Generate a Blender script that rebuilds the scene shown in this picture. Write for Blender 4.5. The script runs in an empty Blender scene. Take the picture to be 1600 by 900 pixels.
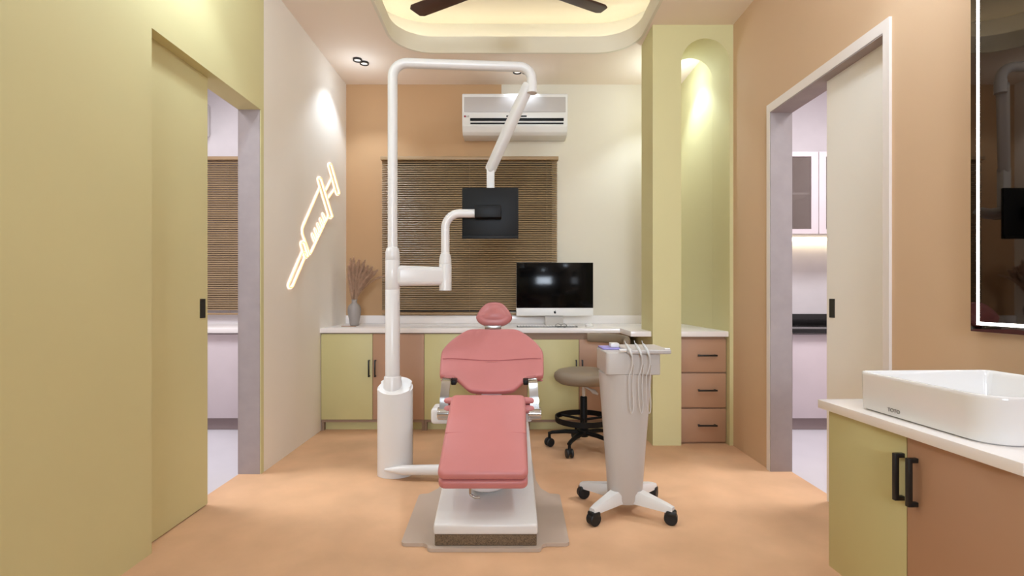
import bpy, bmesh, math, random
from mathutils import Vector, Matrix
random.seed(7)
PI = math.pi
scn = bpy.context.scene
C = scn.collection

# ------------------------------------------------------------------ camera, world, exposure
cam_d = bpy.data.cameras.new('camera'); cam = bpy.data.objects.new('camera', cam_d); C.objects.link(cam)
cam_d.lens = 18.0; cam_d.sensor_width = 36.0; cam_d.clip_start = 0.02
cam_d.shift_x = 6/1600; cam_d.shift_y = 11/1600
cam.location = (0, 0, 1.05); cam.rotation_euler = (PI/2, 0, 0)
scn.camera = cam
scn.view_settings.view_transform = 'Standard'
try: scn.view_settings.look = 'None'
except Exception: pass
scn.view_settings.gamma = 1.0
scn.view_settings.use_curve_mapping = False
scn.view_settings.exposure = 0.18
w = bpy.data.worlds.new('world'); scn.world = w; w.use_nodes = True
w.node_tree.nodes['Background'].inputs[0].default_value = (0.05, 0.045, 0.04, 1)
w.node_tree.nodes['Background'].inputs[1].default_value = 0.3

SPOT_W = 39.0; COVE_E = 11.5; SPOT_COL = (0.71, 0.855, 1.0)
SIDE_W = 48.0; FRONT_W = 28.0; FRONT_COL = (0.76, 0.87, 1.0)

# ------------------------------------------------------------------ materials
def s2l(v):
    v /= 255.0
    return v/12.92 if v <= 0.04045 else ((v+0.055)/1.055)**2.4
def rgb(r, g, b): return (s2l(r), s2l(g), s2l(b), 1)

def mat(name, col, rough=0.6, metal=0.0, var=0.0, scale=6.0, bump=0.0, bscale=80.0, coat=0.0, spec=0.5, emit=None, estr=0.0, col2=None, detail=4.0):
    m = bpy.data.materials.new(name); m.use_nodes = True
    nt = m.node_tree; N = nt.nodes; L = nt.links
    p = N['Principled BSDF']
    p.inputs['Base Color'].default_value = col
    p.inputs['Roughness'].default_value = rough
    p.inputs['Metallic'].default_value = metal
    p.inputs['Specular IOR Level'].default_value = spec
    p.inputs['Coat Weight'].default_value = coat
    p.inputs['Coat Roughness'].default_value = 0.1
    tc = N.new('ShaderNodeTexCoord')
    nz = N.new('ShaderNodeTexNoise'); nz.inputs['Scale'].default_value = scale; nz.inputs['Detail'].default_value = detail
    L.new(tc.outputs['Object'], nz.inputs['Vector'])
    if var > 0 or col2:
        rp = N.new('ShaderNodeValToRGB')
        a = [c*(1-var) for c in col[:3]]+[1]
        b = [min(1, c*(1+var)) for c in col[:3]]+[1] if not col2 else col2
        rp.color_ramp.elements[0].position = 0.3; rp.color_ramp.elements[1].position = 0.7
        rp.color_ramp.elements[0].color = a; rp.color_ramp.elements[1].color = b
        L.new(nz.outputs['Fac'], rp.inputs['Fac']); L.new(rp.outputs['Color'], p.inputs['Base Color'])
    if bump > 0:
        n2 = N.new('ShaderNodeTexNoise'); n2.inputs['Scale'].default_value = bscale; n2.inputs['Detail'].default_value = 3
        L.new(tc.outputs['Object'], n2.inputs['Vector'])
        bp = N.new('ShaderNodeBump'); bp.inputs['Strength'].default_value = bump; bp.inputs['Distance'].default_value = 0.004
        L.new(n2.outputs['Fac'], bp.inputs['Height']); L.new(bp.outputs['Normal'], p.inputs['Normal'])
    if emit:
        p.inputs['Emission Color'].default_value = emit; p.inputs['Emission Strength'].default_value = estr
    return m

M = {}
M['green'] = mat('sage yellow paint', rgb(217,208,156), 0.75, var=0.015, scale=2)
M['cream'] = mat('cream paint', rgb(246,237,226), 0.75, var=0.012, scale=2)
M['tan'] = mat('tan paint', rgb(213,180,146), 0.75, var=0.015, scale=2)
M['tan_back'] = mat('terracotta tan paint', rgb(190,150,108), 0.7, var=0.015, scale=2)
M['cream_back'] = mat('darkened cream paint', rgb(221,210,192), 0.75, var=0.012, scale=2)  # cream paint darkened to offset the strong light on the back wall
M['ceil'] = mat('peach ceiling paint', rgb(248,232,216), 0.8, var=0.01, scale=2)
M['cove'] = mat('cove cream paint', rgb(234,226,208), 0.7, var=0.01, scale=2)
M['recess'] = mat('shaded recess paint', rgb(222,207,180), 0.7, var=0.01, scale=2)  # darker than the cove paint: fading glow on the recess top, put into colour
M['floor'] = mat('peach floor', rgb(216,172,134), 0.65, var=0.14, scale=2.3, bump=0.12, bscale=60, detail=8, spec=0.3)
M['greyfloor'] = mat('grey floor', rgb(206,200,204), 0.5, var=0.03, scale=3)
M['sidewall'] = mat('lavender white paint', rgb(220,213,214), 0.8, var=0.03, scale=6, detail=8)
M['jamb'] = mat('grey plaster and shaded white', rgb(170,158,156), 0.8, var=0.05, scale=12, detail=8, bump=0.05)
M['trimwhite'] = mat('warm white trim', rgb(236,226,220), 0.5, var=0.01)
M['doorcream'] = mat('cream door lacquer', rgb(246,240,232), 0.6, var=0.01, scale=3)
M['cabgreen'] = mat('sage cabinet laminate', rgb(204,194,140), 0.5, var=0.012, scale=3)
M['cabbrown'] = mat('brown cabinet laminate', rgb(184,143,114), 0.5, var=0.015, scale=3)
M['carcass'] = mat('taupe carcass board', rgb(150,122,100), 0.6, var=0.02)
M['counter'] = mat('white stone counter', rgb(248,240,236), 0.22, var=0.012, scale=5)
M['black'] = mat('matte black metal', rgb(24,22,20), 0.4, var=0.05)
M['blackplastic'] = mat('black plastic', rgb(13,12,12), 0.5, var=0.05, spec=0.25)
M['screen'] = mat('dark glass screen', rgb(9,8,8), 0.12, var=0.05, spec=0.15)
M['white'] = mat('white enamel', rgb(224,220,217), 0.3, var=0.008, scale=4)
M['whitematte'] = mat('white plastic', rgb(232,228,224), 0.4, var=0.01)
M['cartbody'] = mat('pale grey plastic', rgb(194,186,180), 0.4, var=0.01)
M['greyplastic'] = mat('grey panel plastic', rgb(190,182,178), 0.35, var=0.01)
M['basin'] = mat('white ceramic', rgb(242,238,236), 0.08, var=0.004, coat=0.3)
M['pink'] = mat('pink vinyl', rgb(196,122,120), 0.42, var=0.02, scale=8, bump=0.02, bscale=200)
M['pinkdark'] = mat('rose seam vinyl', rgb(170,84,84), 0.5, var=0.02)
M['chrome'] = mat('chrome', rgb(205,205,205), 0.12, 1.0, var=0.01)
M['steel'] = mat('brushed steel', rgb(180,178,176), 0.25, 1.0, var=0.03)
M['plate'] = mat('beige base plate', rgb(190,170,154), 0.5, var=0.02)
M['speckle'] = mat('speckled brown rubber', rgb(112,92,70), 0.8, var=0.5, scale=260, detail=2)
M['taupe'] = mat('taupe vinyl', rgb(140,124,104), 0.45, var=0.02, scale=6)
M['purple'] = mat('lilac tray mat', rgb(150,140,204), 0.5, var=0.05)
M['vase'] = mat('grey glazed ceramic', rgb(158,149,144), 0.3, var=0.04, scale=10)
M['pampas'] = mat('dried pampas', rgb(212,176,148), 0.9, var=0.14, scale=30)
M['stem'] = mat('dried stem', rgb(150,108,78), 0.9, var=0.1, scale=30)
M['fan'] = mat('dark walnut', rgb(66,36,26), 0.4, var=0.15, scale=9)
M['slat'] = mat('brown slat', rgb(152,126,94), 0.38, var=0.10, scale=5, detail=6)
M['rail'] = mat('tan head rail', rgb(164,134,98), 0.45, var=0.03)
M['nightglass'] = mat('night window glass', rgb(34,26,20), 0.1, var=0.1)
M['mirror'] = mat('tinted mirror', rgb(92,86,82), 0.02, 1.0, var=0.005)
M['led'] = mat('white led', rgb(255,250,245), 0.5, emit=(1,0.93,0.86,1), estr=9)
M['coveled'] = mat('warm led strip', rgb(255,240,210), 0.5, emit=(0.84,0.96,1.0,1), estr=COVE_E)
M['spotled'] = mat('spot lens', rgb(255,245,230), 0.5, emit=(1.0,0.93,0.84,1), estr=.75)
M['neonhalo'] = mat('neon bloom halo', rgb(255,240,232), 0.5, emit=(1.0,0.82,0.73,1), estr=1.25)
M['neoncore'] = mat('neon tube warm core', rgb(255,210,160), 0.5, emit=(1.0,0.62,0.32,1), estr=.8)
M['pinkwhite'] = mat('pale pink laminate', rgb(214,200,202), 0.45, var=0.02)
M['plinthgrey'] = mat('grey plinth', rgb(150,132,130), 0.6, var=0.03)
M['blackstone'] = mat('black granite', rgb(26,24,24), 0.12, var=0.3, scale=60)
M['kled'] = mat('kitchen led', rgb(255,245,210), 0.5, emit=(1.0,0.90,0.62,1), estr=7)
M['smoke'] = mat('smoky cabinet glass', rgb(120,106,98), 0.06, var=0.03)
M['smoke'].node_tree.nodes['Principled BSDF'].inputs['Alpha'].default_value = 0.5
M['key'] = mat('keyboard white', rgb(236,232,228), 0.4, var=0.01)
M['alu'] = mat('silver aluminium', rgb(200,192,184), 0.6, 0.0, var=0.01)
M['red'] = mat('red badge', rgb(150,26,48), 0.4, var=0.02)
M['greytext'] = mat('grey lettering', rgb(116,108,104), 0.5, var=0.02)
M['lampgrey'] = mat('light grey lamp plastic', rgb(200,198,196), 0.35, var=0.01)
M['lens'] = mat('lamp lens', rgb(210,214,216), 0.1, var=0.01)
M['wheel'] = mat('black rubber wheel', rgb(16,18,20), 0.5, var=0.1)
M['hose'] = mat('grey hose', rgb(206,200,196), 0.35, var=0.02)

# ------------------------------------------------------------------ helpers
W = {}                       # world matrices of the objects made so far
def empty(name, loc, rz=0.0):
    o = bpy.data.objects.new(name, None); C.objects.link(o); o.empty_display_size = 0.1
    o.location = loc; o.rotation_euler = (0, 0, rz)
    W[o] = Matrix.Translation(loc) @ Matrix.Rotation(rz, 4, 'Z')
    return o
def tag(o, label=None, cat=None, group=None, kind=None):
    if label: o['label'] = label
    if cat: o['category'] = cat
    if group: o['group'] = group
    if kind: o['kind'] = kind
    return o
def thing(name, label, cat, loc, rz=0.0, group=None):
    return tag(empty(name, loc, rz), label, cat, group)

def obj(name, bm, material, parent=None, origin=None, local=False, smooth=35):
    """link bm (world coordinates unless local) as one mesh object"""
    if parent is not None:
        base = W[parent]
        if not local: bm.transform(base.inverted())
        mw = base
    else:
        o_ = Vector(origin) if origin is not None else Vector((0,0,0))
        if origin is not None: bm.transform(Matrix.Translation(-o_))
        mw = Matrix.Translation(o_)
    bmesh.ops.recalc_face_normals(bm, faces=bm.faces[:])
    me = bpy.data.meshes.new(name); bm.to_mesh(me); bm.free()
    for p in me.polygons: p.use_smooth = True
    me.set_sharp_from_angle(angle=math.radians(smooth))
    mats = material if isinstance(material, (list, tuple)) else [material]
    for m_ in mats: me.materials.append(m_)
    o = bpy.data.objects.new(name, me); C.objects.link(o)
    if parent is not None: o.parent = parent
    elif origin is not None: o.location = origin
    W[o] = mw
    return o
def struct(name, bm, material, parent=None):
    o = obj(name, bm, material, parent)
    if parent is None: o['kind'] = 'structure'
    return o
def dup(root, loc, label=None, rz=None):
    r = root.copy(); C.objects.link(r); r.location = loc
    if rz is not None: r.rotation_euler = (0, 0, rz)
    if label: r['label'] = label
    W[r] = Matrix.Translation(loc) @ Matrix.Rotation(r.rotation_euler.z, 4, 'Z')
    for ch in list(root.children):
        c = ch.copy(); C.objects.link(c); c.parent = r; W[c] = W[r]
        for g in list(ch.children):
            d = g.copy(); C.objects.link(d); d.parent = c; W[d] = W[r]
    return r

def new(): return bmesh.new()
def merge(bm, b2):
    me = bpy.data.meshes.new('tmp'); b2.to_mesh(me); b2.free(); bm.from_mesh(me); bpy.data.meshes.remove(me)
def box(bm, a, b, r=0.0, seg=2, mi=0, mtx=None):
    b2 = bmesh.new()
    bmesh.ops.create_cube(b2, size=1)
    c = [(a[i]+b[i])/2 for i in range(3)]; s = [abs(b[i]-a[i]) for i in range(3)]
    for v in b2.verts: v.co = Vector((c[0]+v.co.x*s[0], c[1]+v.co.y*s[1], c[2]+v.co.z*s[2]))
    if r > 0: bmesh.ops.bevel(b2, geom=b2.edges[:], offset=min(r, min(s)*0.49), segments=seg, profile=0.5, affect='EDGES')
    for f in b2.faces: f.material_index = mi
    if mtx is not None: b2.transform(mtx)
    merge(bm, b2); return bm
def B(a, b, r=0.0, seg=2, mtx=None): return box(new(), a, b, r, seg, 0, mtx)
def prism(bm, pts, axis, lo, hi, r=0.0, seg=2):
    """polygon pts in the two other axes, extruded along axis ('x','y','z')"""
    b2 = bmesh.new()
    def mk(p, t):
        if axis == 'x': return (t, p[0], p[1])
        if axis == 'y': return (p[0], t, p[1])
        return (p[0], p[1], t)
    va = [b2.verts.new(mk(p, lo)) for p in pts]; vb = [b2.verts.new(mk(p, hi)) for p in pts]
    n = len(pts)
    b2.faces.new(va); b2.faces.new(vb[::-1])
    for i in range(n): b2.faces.new((va[i], va[(i+1)%n], vb[(i+1)%n], vb[i]))
    bmesh.ops.recalc_face_normals(b2, faces=b2.faces[:])
    if r > 0: bmesh.ops.bevel(b2, geom=b2.edges[:], offset=r, segments=seg, profile=0.5, affect='EDGES', clamp_overlap=True)
    merge(bm, b2); return bm
def tube(bm, pts, rad, n=16, caps=True, closed=False, ellipse=None, rot=0.0):
    pts = [Vector(p) for p in pts]; m = len(pts)
    rads = rad if isinstance(rad, (list, tuple)) else [rad]*m
    rings = []; nrm = None
    for i, p in enumerate(pts):
        if closed: t = (pts[(i+1)%m]-pts[i-1]).normalized()
        elif i == 0: t = (pts[1]-p).normalized()
        elif i == m-1: t = (p-pts[i-1]).normalized()
        else: t = ((pts[i+1]-p).normalized()+(p-pts[i-1]).normalized()).normalized()
        if nrm is None:
            a = Vector((0,0,1)) if abs(t.z) < 0.9 else Vector((0,1,0))
            nrm = (a - t*a.dot(t)).normalized()
        else:
            q = nrm - t*nrm.dot(t)
            if q.length > 1e-6: nrm = q.normalized()
        bi = t.cross(nrm)
        ea, eb = (1,1) if not ellipse else ellipse
        rings.append([bm.verts.new(p + (nrm*math.cos(2*PI*k/n+rot)*ea + bi*math.sin(2*PI*k/n+rot)*eb)*rads[i]) for k in range(n)])
    rng = range(m) if closed else range(m-1)
    for i in rng:
        a, b = rings[i], rings[(i+1)%m]
        for k in range(n): bm.faces.new((a[k], a[(k+1)%n], b[(k+1)%n], b[k]))
    if caps and not closed:
        bm.faces.new(rings[0][::-1]); bm.faces.new(rings[-1])
    return bm
def fillet(pts, r, seg=8):
    pts = [Vector(p) for p in pts]; out = [pts[0]]
    for i in range(1, len(pts)-1):
        p = pts[i]; a = (pts[i-1]-p); b = (pts[i+1]-p)
        rr = r[i-1] if isinstance(r, (list, tuple)) else r
        ang = a.angle(b); d = min(rr/math.tan(ang/2), a.length*0.49, b.length*0.49)
        rr = d*math.tan(ang/2)
        a.normalize(); b.normalize()
        c = p + (a+b).normalized()*(rr/math.sin(ang/2))
        s = (p+a*d)-c; e = (p+b*d)-c
        for k in range(seg+1): 
            t_ = k/seg; om = s.angle(e); so_ = math.sin(om)
            out.append(c + s*(math.sin((1-t_)*om)/so_) + e*(math.sin(t_*om)/so_))
    out.append(pts[-1]); return out
def lathe(bm, prof, center=(0,0,0), n=32, sx=1.0, sy=1.0, axis='z'):
    """prof: list of (radius, height)"""
    cx, cy, cz = center; rings = []
    def mk(r, h, a):
        u, v = r*math.cos(a)*sx, r*math.sin(a)*sy
        if axis == 'z': return (cx+u, cy+v, cz+h)
        if axis == 'x': return (cx+h, cy+u, cz+v)
        return (cx+u, cy+h, cz+v)
    for r, h in prof:
        if r < 1e-6: rings.append([bm.verts.new(mk(0, h, 0))])
        else: rings.append([bm.verts.new(mk(r, h, 2*PI*k/n)) for k in range(n)])
    for a, b in zip(rings, rings[1:]):
        if len(a) == 1 and len(b) == 1: continue
        for k in range(n):
            if len(a) == 1: bm.faces.new((a[0], b[k], b[(k+1)%n]))
            elif len(b) == 1: bm.faces.new((a[k], a[(k+1)%n], b[0]))
            else: bm.faces.new((a[k], a[(k+1)%n], b[(k+1)%n], b[k]))
    if len(rings[0]) > 1: bm.faces.new(rings[0][::-1])
    if len(rings[-1]) > 1: bm.faces.new(rings[-1])
    return bm
def rrect(x0, y0, x1, y1, r, seg=10):
    rs = r if isinstance(r, (list, tuple)) else [r]*4      # corners: x1y1, x0y1, x0y0, x1y0
    pts = []
    for (cx, cy, a0, rr) in ((x1-rs[0], y1-rs[0], 0, rs[0]), (x0+rs[1], y1-rs[1], PI/2, rs[1]), (x0+rs[2], y0+rs[2], PI, rs[2]), (x1-rs[3], y0+rs[3], 1.5*PI, rs[3])):
        for k in range(seg+1): pts.append((cx+rr*math.cos(a0+PI/2*k/seg), cy+rr*math.sin(a0+PI/2*k/seg)))
    return pts
def spline(pts, per=8):
    """closed catmull-rom"""
    n = len(pts); out = []
    for i in range(n):
        p0, p1, p2, p3 = (Vector(pts[(i+j-1)%n]) for j in range(4))
        for k in range(per):
            t = k/per
            out.append(0.5*((2*p1)+(p2-p0)*t+(2*p0-5*p1+4*p2-p3)*t*t+(3*p1-p0-3*p2+p3)*t*t*t))
    return [(p.x, p.y) for p in out]
def ospline(pts, per=8):
    pts = [Vector(p) for p in pts]; e = [2*pts[0]-pts[1]]+pts+[2*pts[-1]-pts[-2]]; out = []
    for i in range(1, len(e)-2):
        p0, p1, p2, p3 = e[i-1:i+3]
        for k in range(per):
            t = k/per
            out.append(0.5*((2*p1)+(p2-p0)*t+(2*p0-5*p1+4*p2-p3)*t*t+(3*p1-p0-3*p2+p3)*t*t*t))
    out.append(pts[-1]); return out
def inset(pts, d):
    n = len(pts); out = []
    for i in range(n):
        a = Vector(pts[i-1]); b = Vector(pts[i]); c = Vector(pts[(i+1)%n])
        e = (c-a)
        if e.length < 1e-9: out.append((b.x, b.y)); continue
        e.normalize(); nn = Vector((-e.y, e.x))            # inward for CCW
        out.append((b.x+nn.x*d, b.y+nn.y*d))
    return out
def cushion(bm, pts, O, U, V, N, t, r, dome=0.0, seg=5, bottom_r=None, dome_fn=None):
    """padded slab: CCW outline in (u,v), from height 0 to t along N, rounded edge r"""
    O, U, V, N = Vector(O), Vector(U), Vector(V), Vector(N)
    br = r if bottom_r is None else bottom_r
    cx = sum(p[0] for p in pts)/len(pts); cy = sum(p[1] for p in pts)/len(pts)
    rings = []
    def add(ps, h):
        rings.append([bm.verts.new(O+U*p[0]+V*p[1]+N*(h+(dome_fn(p[0], p[1], h) if dome_fn else 0))) for p in ps])
    for k in range(seg+1):
        a = PI/2*k/seg
        add(inset(pts, br*(1-math.sin(a))), br*(1-math.cos(a)))
    for k in range(seg+1):
        a = PI/2*k/seg
        add(inset(pts, r*(1-math.cos(a))), t-r+r*math.sin(a))
    top = inset(pts, r)
    for s in (0.92, 0.8, 0.65, 0.48, 0.3, 0.14):
        add([(cx+(p[0]-cx)*s, cy+(p[1]-cy)*s) for p in top], t+dome*(1-s*s))
    n = len(pts)
    bm.faces.new(rings[0][::-1])
    for a, b in zip(rings, rings[1:]):
        for k in range(n): bm.faces.new((a[k], a[(k+1)%n], b[(k+1)%n], b[k]))
    bm.faces.new(rings[-1])
    return bm
def text_mesh(s, size, depth, mtx):
    cu = bpy.data.curves.new('lettering', 'FONT'); cu.body = s; cu.size = size; cu.extrude = depth
    cu.align_x = 'CENTER'; cu.align_y = 'CENTER'
    o = bpy.data.objects.new('lettering', cu); C.objects.link(o)
    dg = bpy.context.evaluated_depsgraph_get()
    me = bpy.data.meshes.new_from_object(o.evaluated_get(dg))
    bm = new(); bm.from_mesh(me)
    bpy.data.objects.remove(o); bpy.data.curves.remove(cu); bpy.data.meshes.remove(me)
    bm.transform(mtx); return bm

# ------------------------------------------------------------------ room shell
XL, XR, YB, YF, H = -1.45, 1.57, 4.585, -4.2, 2.935
OY0, OY1, OH = 2.083, 3.005, 2.137          # left opening
struct('floor', B((XL-.13, YF, -.08), (XR+.115, YB, 0)), M['floor'])
# left wall: sage paint up to the opening, cream wall behind it
bm = new()
box(bm, (XL-.05, YF, 0), (XL, OY0, H)); box(bm, (XL-.13, YF, 0), (XL-.105, OY0, H))
box(bm, (XL-.13, OY0, OH), (XL, 3.037, H)); box(bm, (XL-.13, OY1, 0), (XL, 3.037, OH))
struct('wall_left', bm, M['green'])
struct('wall_left_rear', B((XL-.13, 3.037, 0), (XL, YB, H)), M['cream'])
struct('trim_1', B((XL-.134, OY1-.004, 0), (XL-.006, OY1+.001, OH)), M['jamb'])
# right wall with doorway
RY0, RY1, RH = 2.13, 3.05, 2.14
bm = new()
box(bm, (XR, YF, 0), (XR+.042, RY0, H)); box(bm, (XR+.092, YF, 0), (XR+.115, RY0, H))
box(bm, (XR, RY0, RH), (XR+.115, RY1, H)); box(bm, (XR, RY1, 0), (XR+.115, 3.871, H))
struct('wall_right', bm, M['tan'])
struct('wall_right_rear', B((XR-.025, 3.871, 0), (XR+.115, YB, H)), M['green'])
bm = new()
box(bm, (XR-.012, RY0-.035, 0), (XR+.002, RY0, RH+.05)); box(bm, (XR-.012, RY1, 0), (XR+.002, RY1+.038, RH+.05))
box(bm, (XR-.012, RY0, RH), (XR+.002, RY1, RH+.05))
struct('trim_2', bm, M['trimwhite'])
bm = new()
box(bm, (XR-.01, RY1-.006, 0), (XR+.119, RY1+.001, RH)); box(bm, (XR-.01, RY0, RH-.006), (XR+.119, RY1, RH+.001))
struct('trim_3', bm, M['jamb'])  # white lining; its shade is put into the grey colour
# back wall with window opening
WX0, WX1, WZ0, WZ1 = -1.09, 0.395, 0.90, 2.25
bm = new()
split = -.06
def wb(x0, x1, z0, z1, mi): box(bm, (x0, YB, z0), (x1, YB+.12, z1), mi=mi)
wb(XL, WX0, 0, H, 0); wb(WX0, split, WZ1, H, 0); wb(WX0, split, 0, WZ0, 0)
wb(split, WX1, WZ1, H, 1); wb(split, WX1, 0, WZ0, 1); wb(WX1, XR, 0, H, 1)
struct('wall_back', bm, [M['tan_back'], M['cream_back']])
struct('wall_front', B((XL-.13, YF-.1, 0), (XR+.115, YF, H)), M['cream'])
# window behind the blind
bm = new()
for (a, b) in (((WX0, WZ0), (WX0+.04, WZ1)), ((WX1-.04, WZ0), (WX1, WZ1)), ((WX0, WZ0), (WX1, WZ0+.04)), ((WX0, WZ1-.04), (WX1, WZ1))):
    box(bm, (a[0], YB+.05, a[1]), (b[0], YB+.09, b[1]))
wf = struct('window_1', bm, M['black'])
obj('pane', B((WX0+.01, YB+.065, WZ0+.01), (WX1-.01, YB+.075, WZ1-.01)), M['nightglass'], wf)

# arch partition in front of the niche
AX0, AX1, AY0, AY1 = 1.008, XR, 3.57, 3.87
ox0, ox1 = 1.207, 1.545; rr = (ox1-ox0)/2; sp = 2.67
pts = [(AX0, 0), (ox0, 0)] + [(ox0, sp)] + [((ox0+ox1)/2-rr*math.cos(PI*k/24), sp+rr*math.sin(PI*k/24)) for k in range(1, 24)] + [(ox1, sp), (ox1, 0), (AX1, 0), (AX1, H), (AX0, H)]
struct('wall_niche', prism(new(), pts, 'y', AY0, AY1), M['green'])

struct('wall_niche_lower', B((AX0, AY1-.002, 0), (1.06, YB-.001, .756)), M['green'])

# ceiling with rounded-rectangle cove opening
cx0, cx1, cy0, cy1, cr = -.86, .97, 1.94, 3.98, .29
inner = rrect(cx0, cy0, cx1, cy1, cr, 14)
bm = new()
ov = [bm.verts.new((x, y, H)) for x, y in ((XL-.13, YF), (XR+.115, YF), (XR+.115, YB+.1), (XL-.13, YB+.1))]
iv = [bm.verts.new((x, y, H)) for x, y in inner]
es = [bm.edges.new((ov[i], ov[(i+1)%4])) for i in range(4)] + [bm.edges.new((iv[i], iv[(i+1)%len(iv)])) for i in range(len(iv))]
bmesh.ops.triangle_fill(bm, use_beauty=True, edges=es)
kill = [f for f in bm.faces if cx0+.05 < f.calc_center_median().x < cx1-.05 and cy0+.05 < f.calc_center_median().y < cy1-.05 and all(v in iv for v in f.verts)]
bmesh.ops.delete(bm, geom=kill, context='FACES')
struct('ceiling', bm, M['ceil'])
def ring_wall(bm, outer, innr, z0, z1):
    n = len(outer); L_ = []
    for ps, z in ((outer, z0), (outer, z1), (innr, z1), (innr, z0)): L_.append([bm.verts.new((x, y, z)) for x, y in ps])
    for a, b in zip(L_, L_[1:]+L_[:1]):
        for k in range(n): bm.faces.new((a[k], a[(k+1)%n], b[(k+1)%n], b[k]))
bm = new(); ring_wall(bm, rrect(cx0-.02, cy0-.02, cx1+.02, cy1+.02, cr+.02, 14), inner, H-.002, H+.125)
struct('trim_4', bm, M['cove'])
# raised recess above the opening
ro = rrect(cx0-.19, cy0-.19, cx1+.19, cy1+.19, cr+.19, 14); rin = ro; rout = rrect(cx0-.21, cy0-.21, cx1+.21, cy1+.21, cr+.21, 14)
bm = new(); ring_wall(bm, rout, rin, H+.018, 3.27)
struct('wall_recess', bm, M['cove'])
bm = new(); prism(bm, rout, 'z', 3.26, 3.29)
struct('ceiling_recess', bm, M['recess'])
# led strip lying in the trough
bm = new(); ring_wall(bm, rrect(cx0-.17, cy0-.17, cx1+.17, cy1+.17, cr+.17, 14), rrect(cx0-.155, cy0-.155, cx1+.155, cy1+.155, cr+.155, 14), H+.02, H+.032)
tag(obj('light_strip', bm, M['coveled'], None), 'warm light strip hidden in the trough around the raised ceiling recess', 'light strip')['kind'] = 'structure'

# ------------------------------------------------------------------ side rooms
LX = -3.3
struct('floor_left_room', B((LX, .8, -.08), (XL-.13, YB, -.002)), M['greyfloor'])
struct('ceiling_left_room', B((LX, .8, H), (XL-.13, YB, H+.05)), M['sidewall'])
bm = new(); box(bm, (LX-.1, .8, 0), (LX, YB, H)); box(bm, (LX, .7, 0), (XL-.13, .8, H)); box(bm, (LX-.1, YB, 0), (XL-.001, YB+.12, H))
box(bm, (XL-.134, .8, 0), (XL-.13, OY0, H)); box(bm, (XL-.134, OY1, 0), (XL-.13, YB, H)); box(bm, (XL-.134, OY0, OH), (XL-.13, OY1, H))
struct('wall_left_room', bm, M['sidewall'])
RX = 3.4
struct('floor_right_room', B((XR+.115, .8, -.08), (RX, YB, -.002)), M['greyfloor'])
struct('ceiling_right_room', B((XR+.115, .8, H), (RX, YB, H+.05)), M['sidewall'])
bm = new(); box(bm, (RX, .8, 0), (RX+.1, YB, H)); box(bm, (XR+.115, .7, 0), (RX, .8, H)); box(bm, (XR+.001, YB, 0), (RX+.1, YB+.12, H))
box(bm, (XR+.115, .8, 0), (XR+.119, RY0, H)); box(bm, (XR+.115, RY1, 0), (XR+.119, YB, H)); box(bm, (XR+.115, RY0, RH), (XR+.119, RY1, H))
struct('wall_right_room', bm, M['sidewall'])
def area_lamp(name, loc, size, watts, col):
    l = bpy.data.lights.new(name, 'AREA'); l.energy = watts; l.color = col; l.shape = 'RECTANGLE'; l.size = size[0]; l.size_y = size[1]
    o = bpy.data.objects.new(name, l); C.objects.link(o); o.location = loc; return o
area_lamp('left_room_lamp', (-2.45, 2.9, H-.03), (.6, .6), SIDE_W, (.92, .95, 1.0))
area_lamp('right_room_lamp', (2.55, 2.9, H-.03), (.6, .6), SIDE_W, (.96, .96, 1.0))

# added window frame behind the camera, with a fill lamp to brighten the room
bm = new()
for (a, b) in (((-1.24, 1.46), (-1.2, 2.74)), ((1.2, 1.46), (1.24, 2.74)), ((-1.2, 1.46), (1.2, 1.5)), ((-1.2, 2.7), (1.2, 2.74)), ((-.02, 1.5), (.02, 2.7))): box(bm, (a[0], YF, a[1]), (b[0], YF+.03, b[1]))
struct('added_window', bm, M['trimwhite'])
fl = area_lamp('front_fill', (0, YF+.04, 2.1), (1.5, 1.1), FRONT_W, FRONT_COL); fl.data.spread = math.radians(64); fl.rotation_euler = (math.radians(88), 0, 0)  # unseen fill lamp, added for brightness from the camera side

# sliding doors
d = struct('door_1', B((XL-.098, 1.6, .005), (XL-.056, 2.565, OH+.03)), M['green'])
bm = new(); box(bm, (XL-.058, 2.501, .937), (XL-.053, 2.543, 1.031)); 
obj('handle', bm, M['black'], d)
d = struct('door_2', B((XR+.048, 1.7, .005), (XR+.088, 2.60, RH+.03)), M['doorcream'])
bm = new(); box(bm, (XR+.045, 2.536, .937), (XR+.050, 2.576, 1.031)); obj('handle', bm, M['black'], d)

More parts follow.
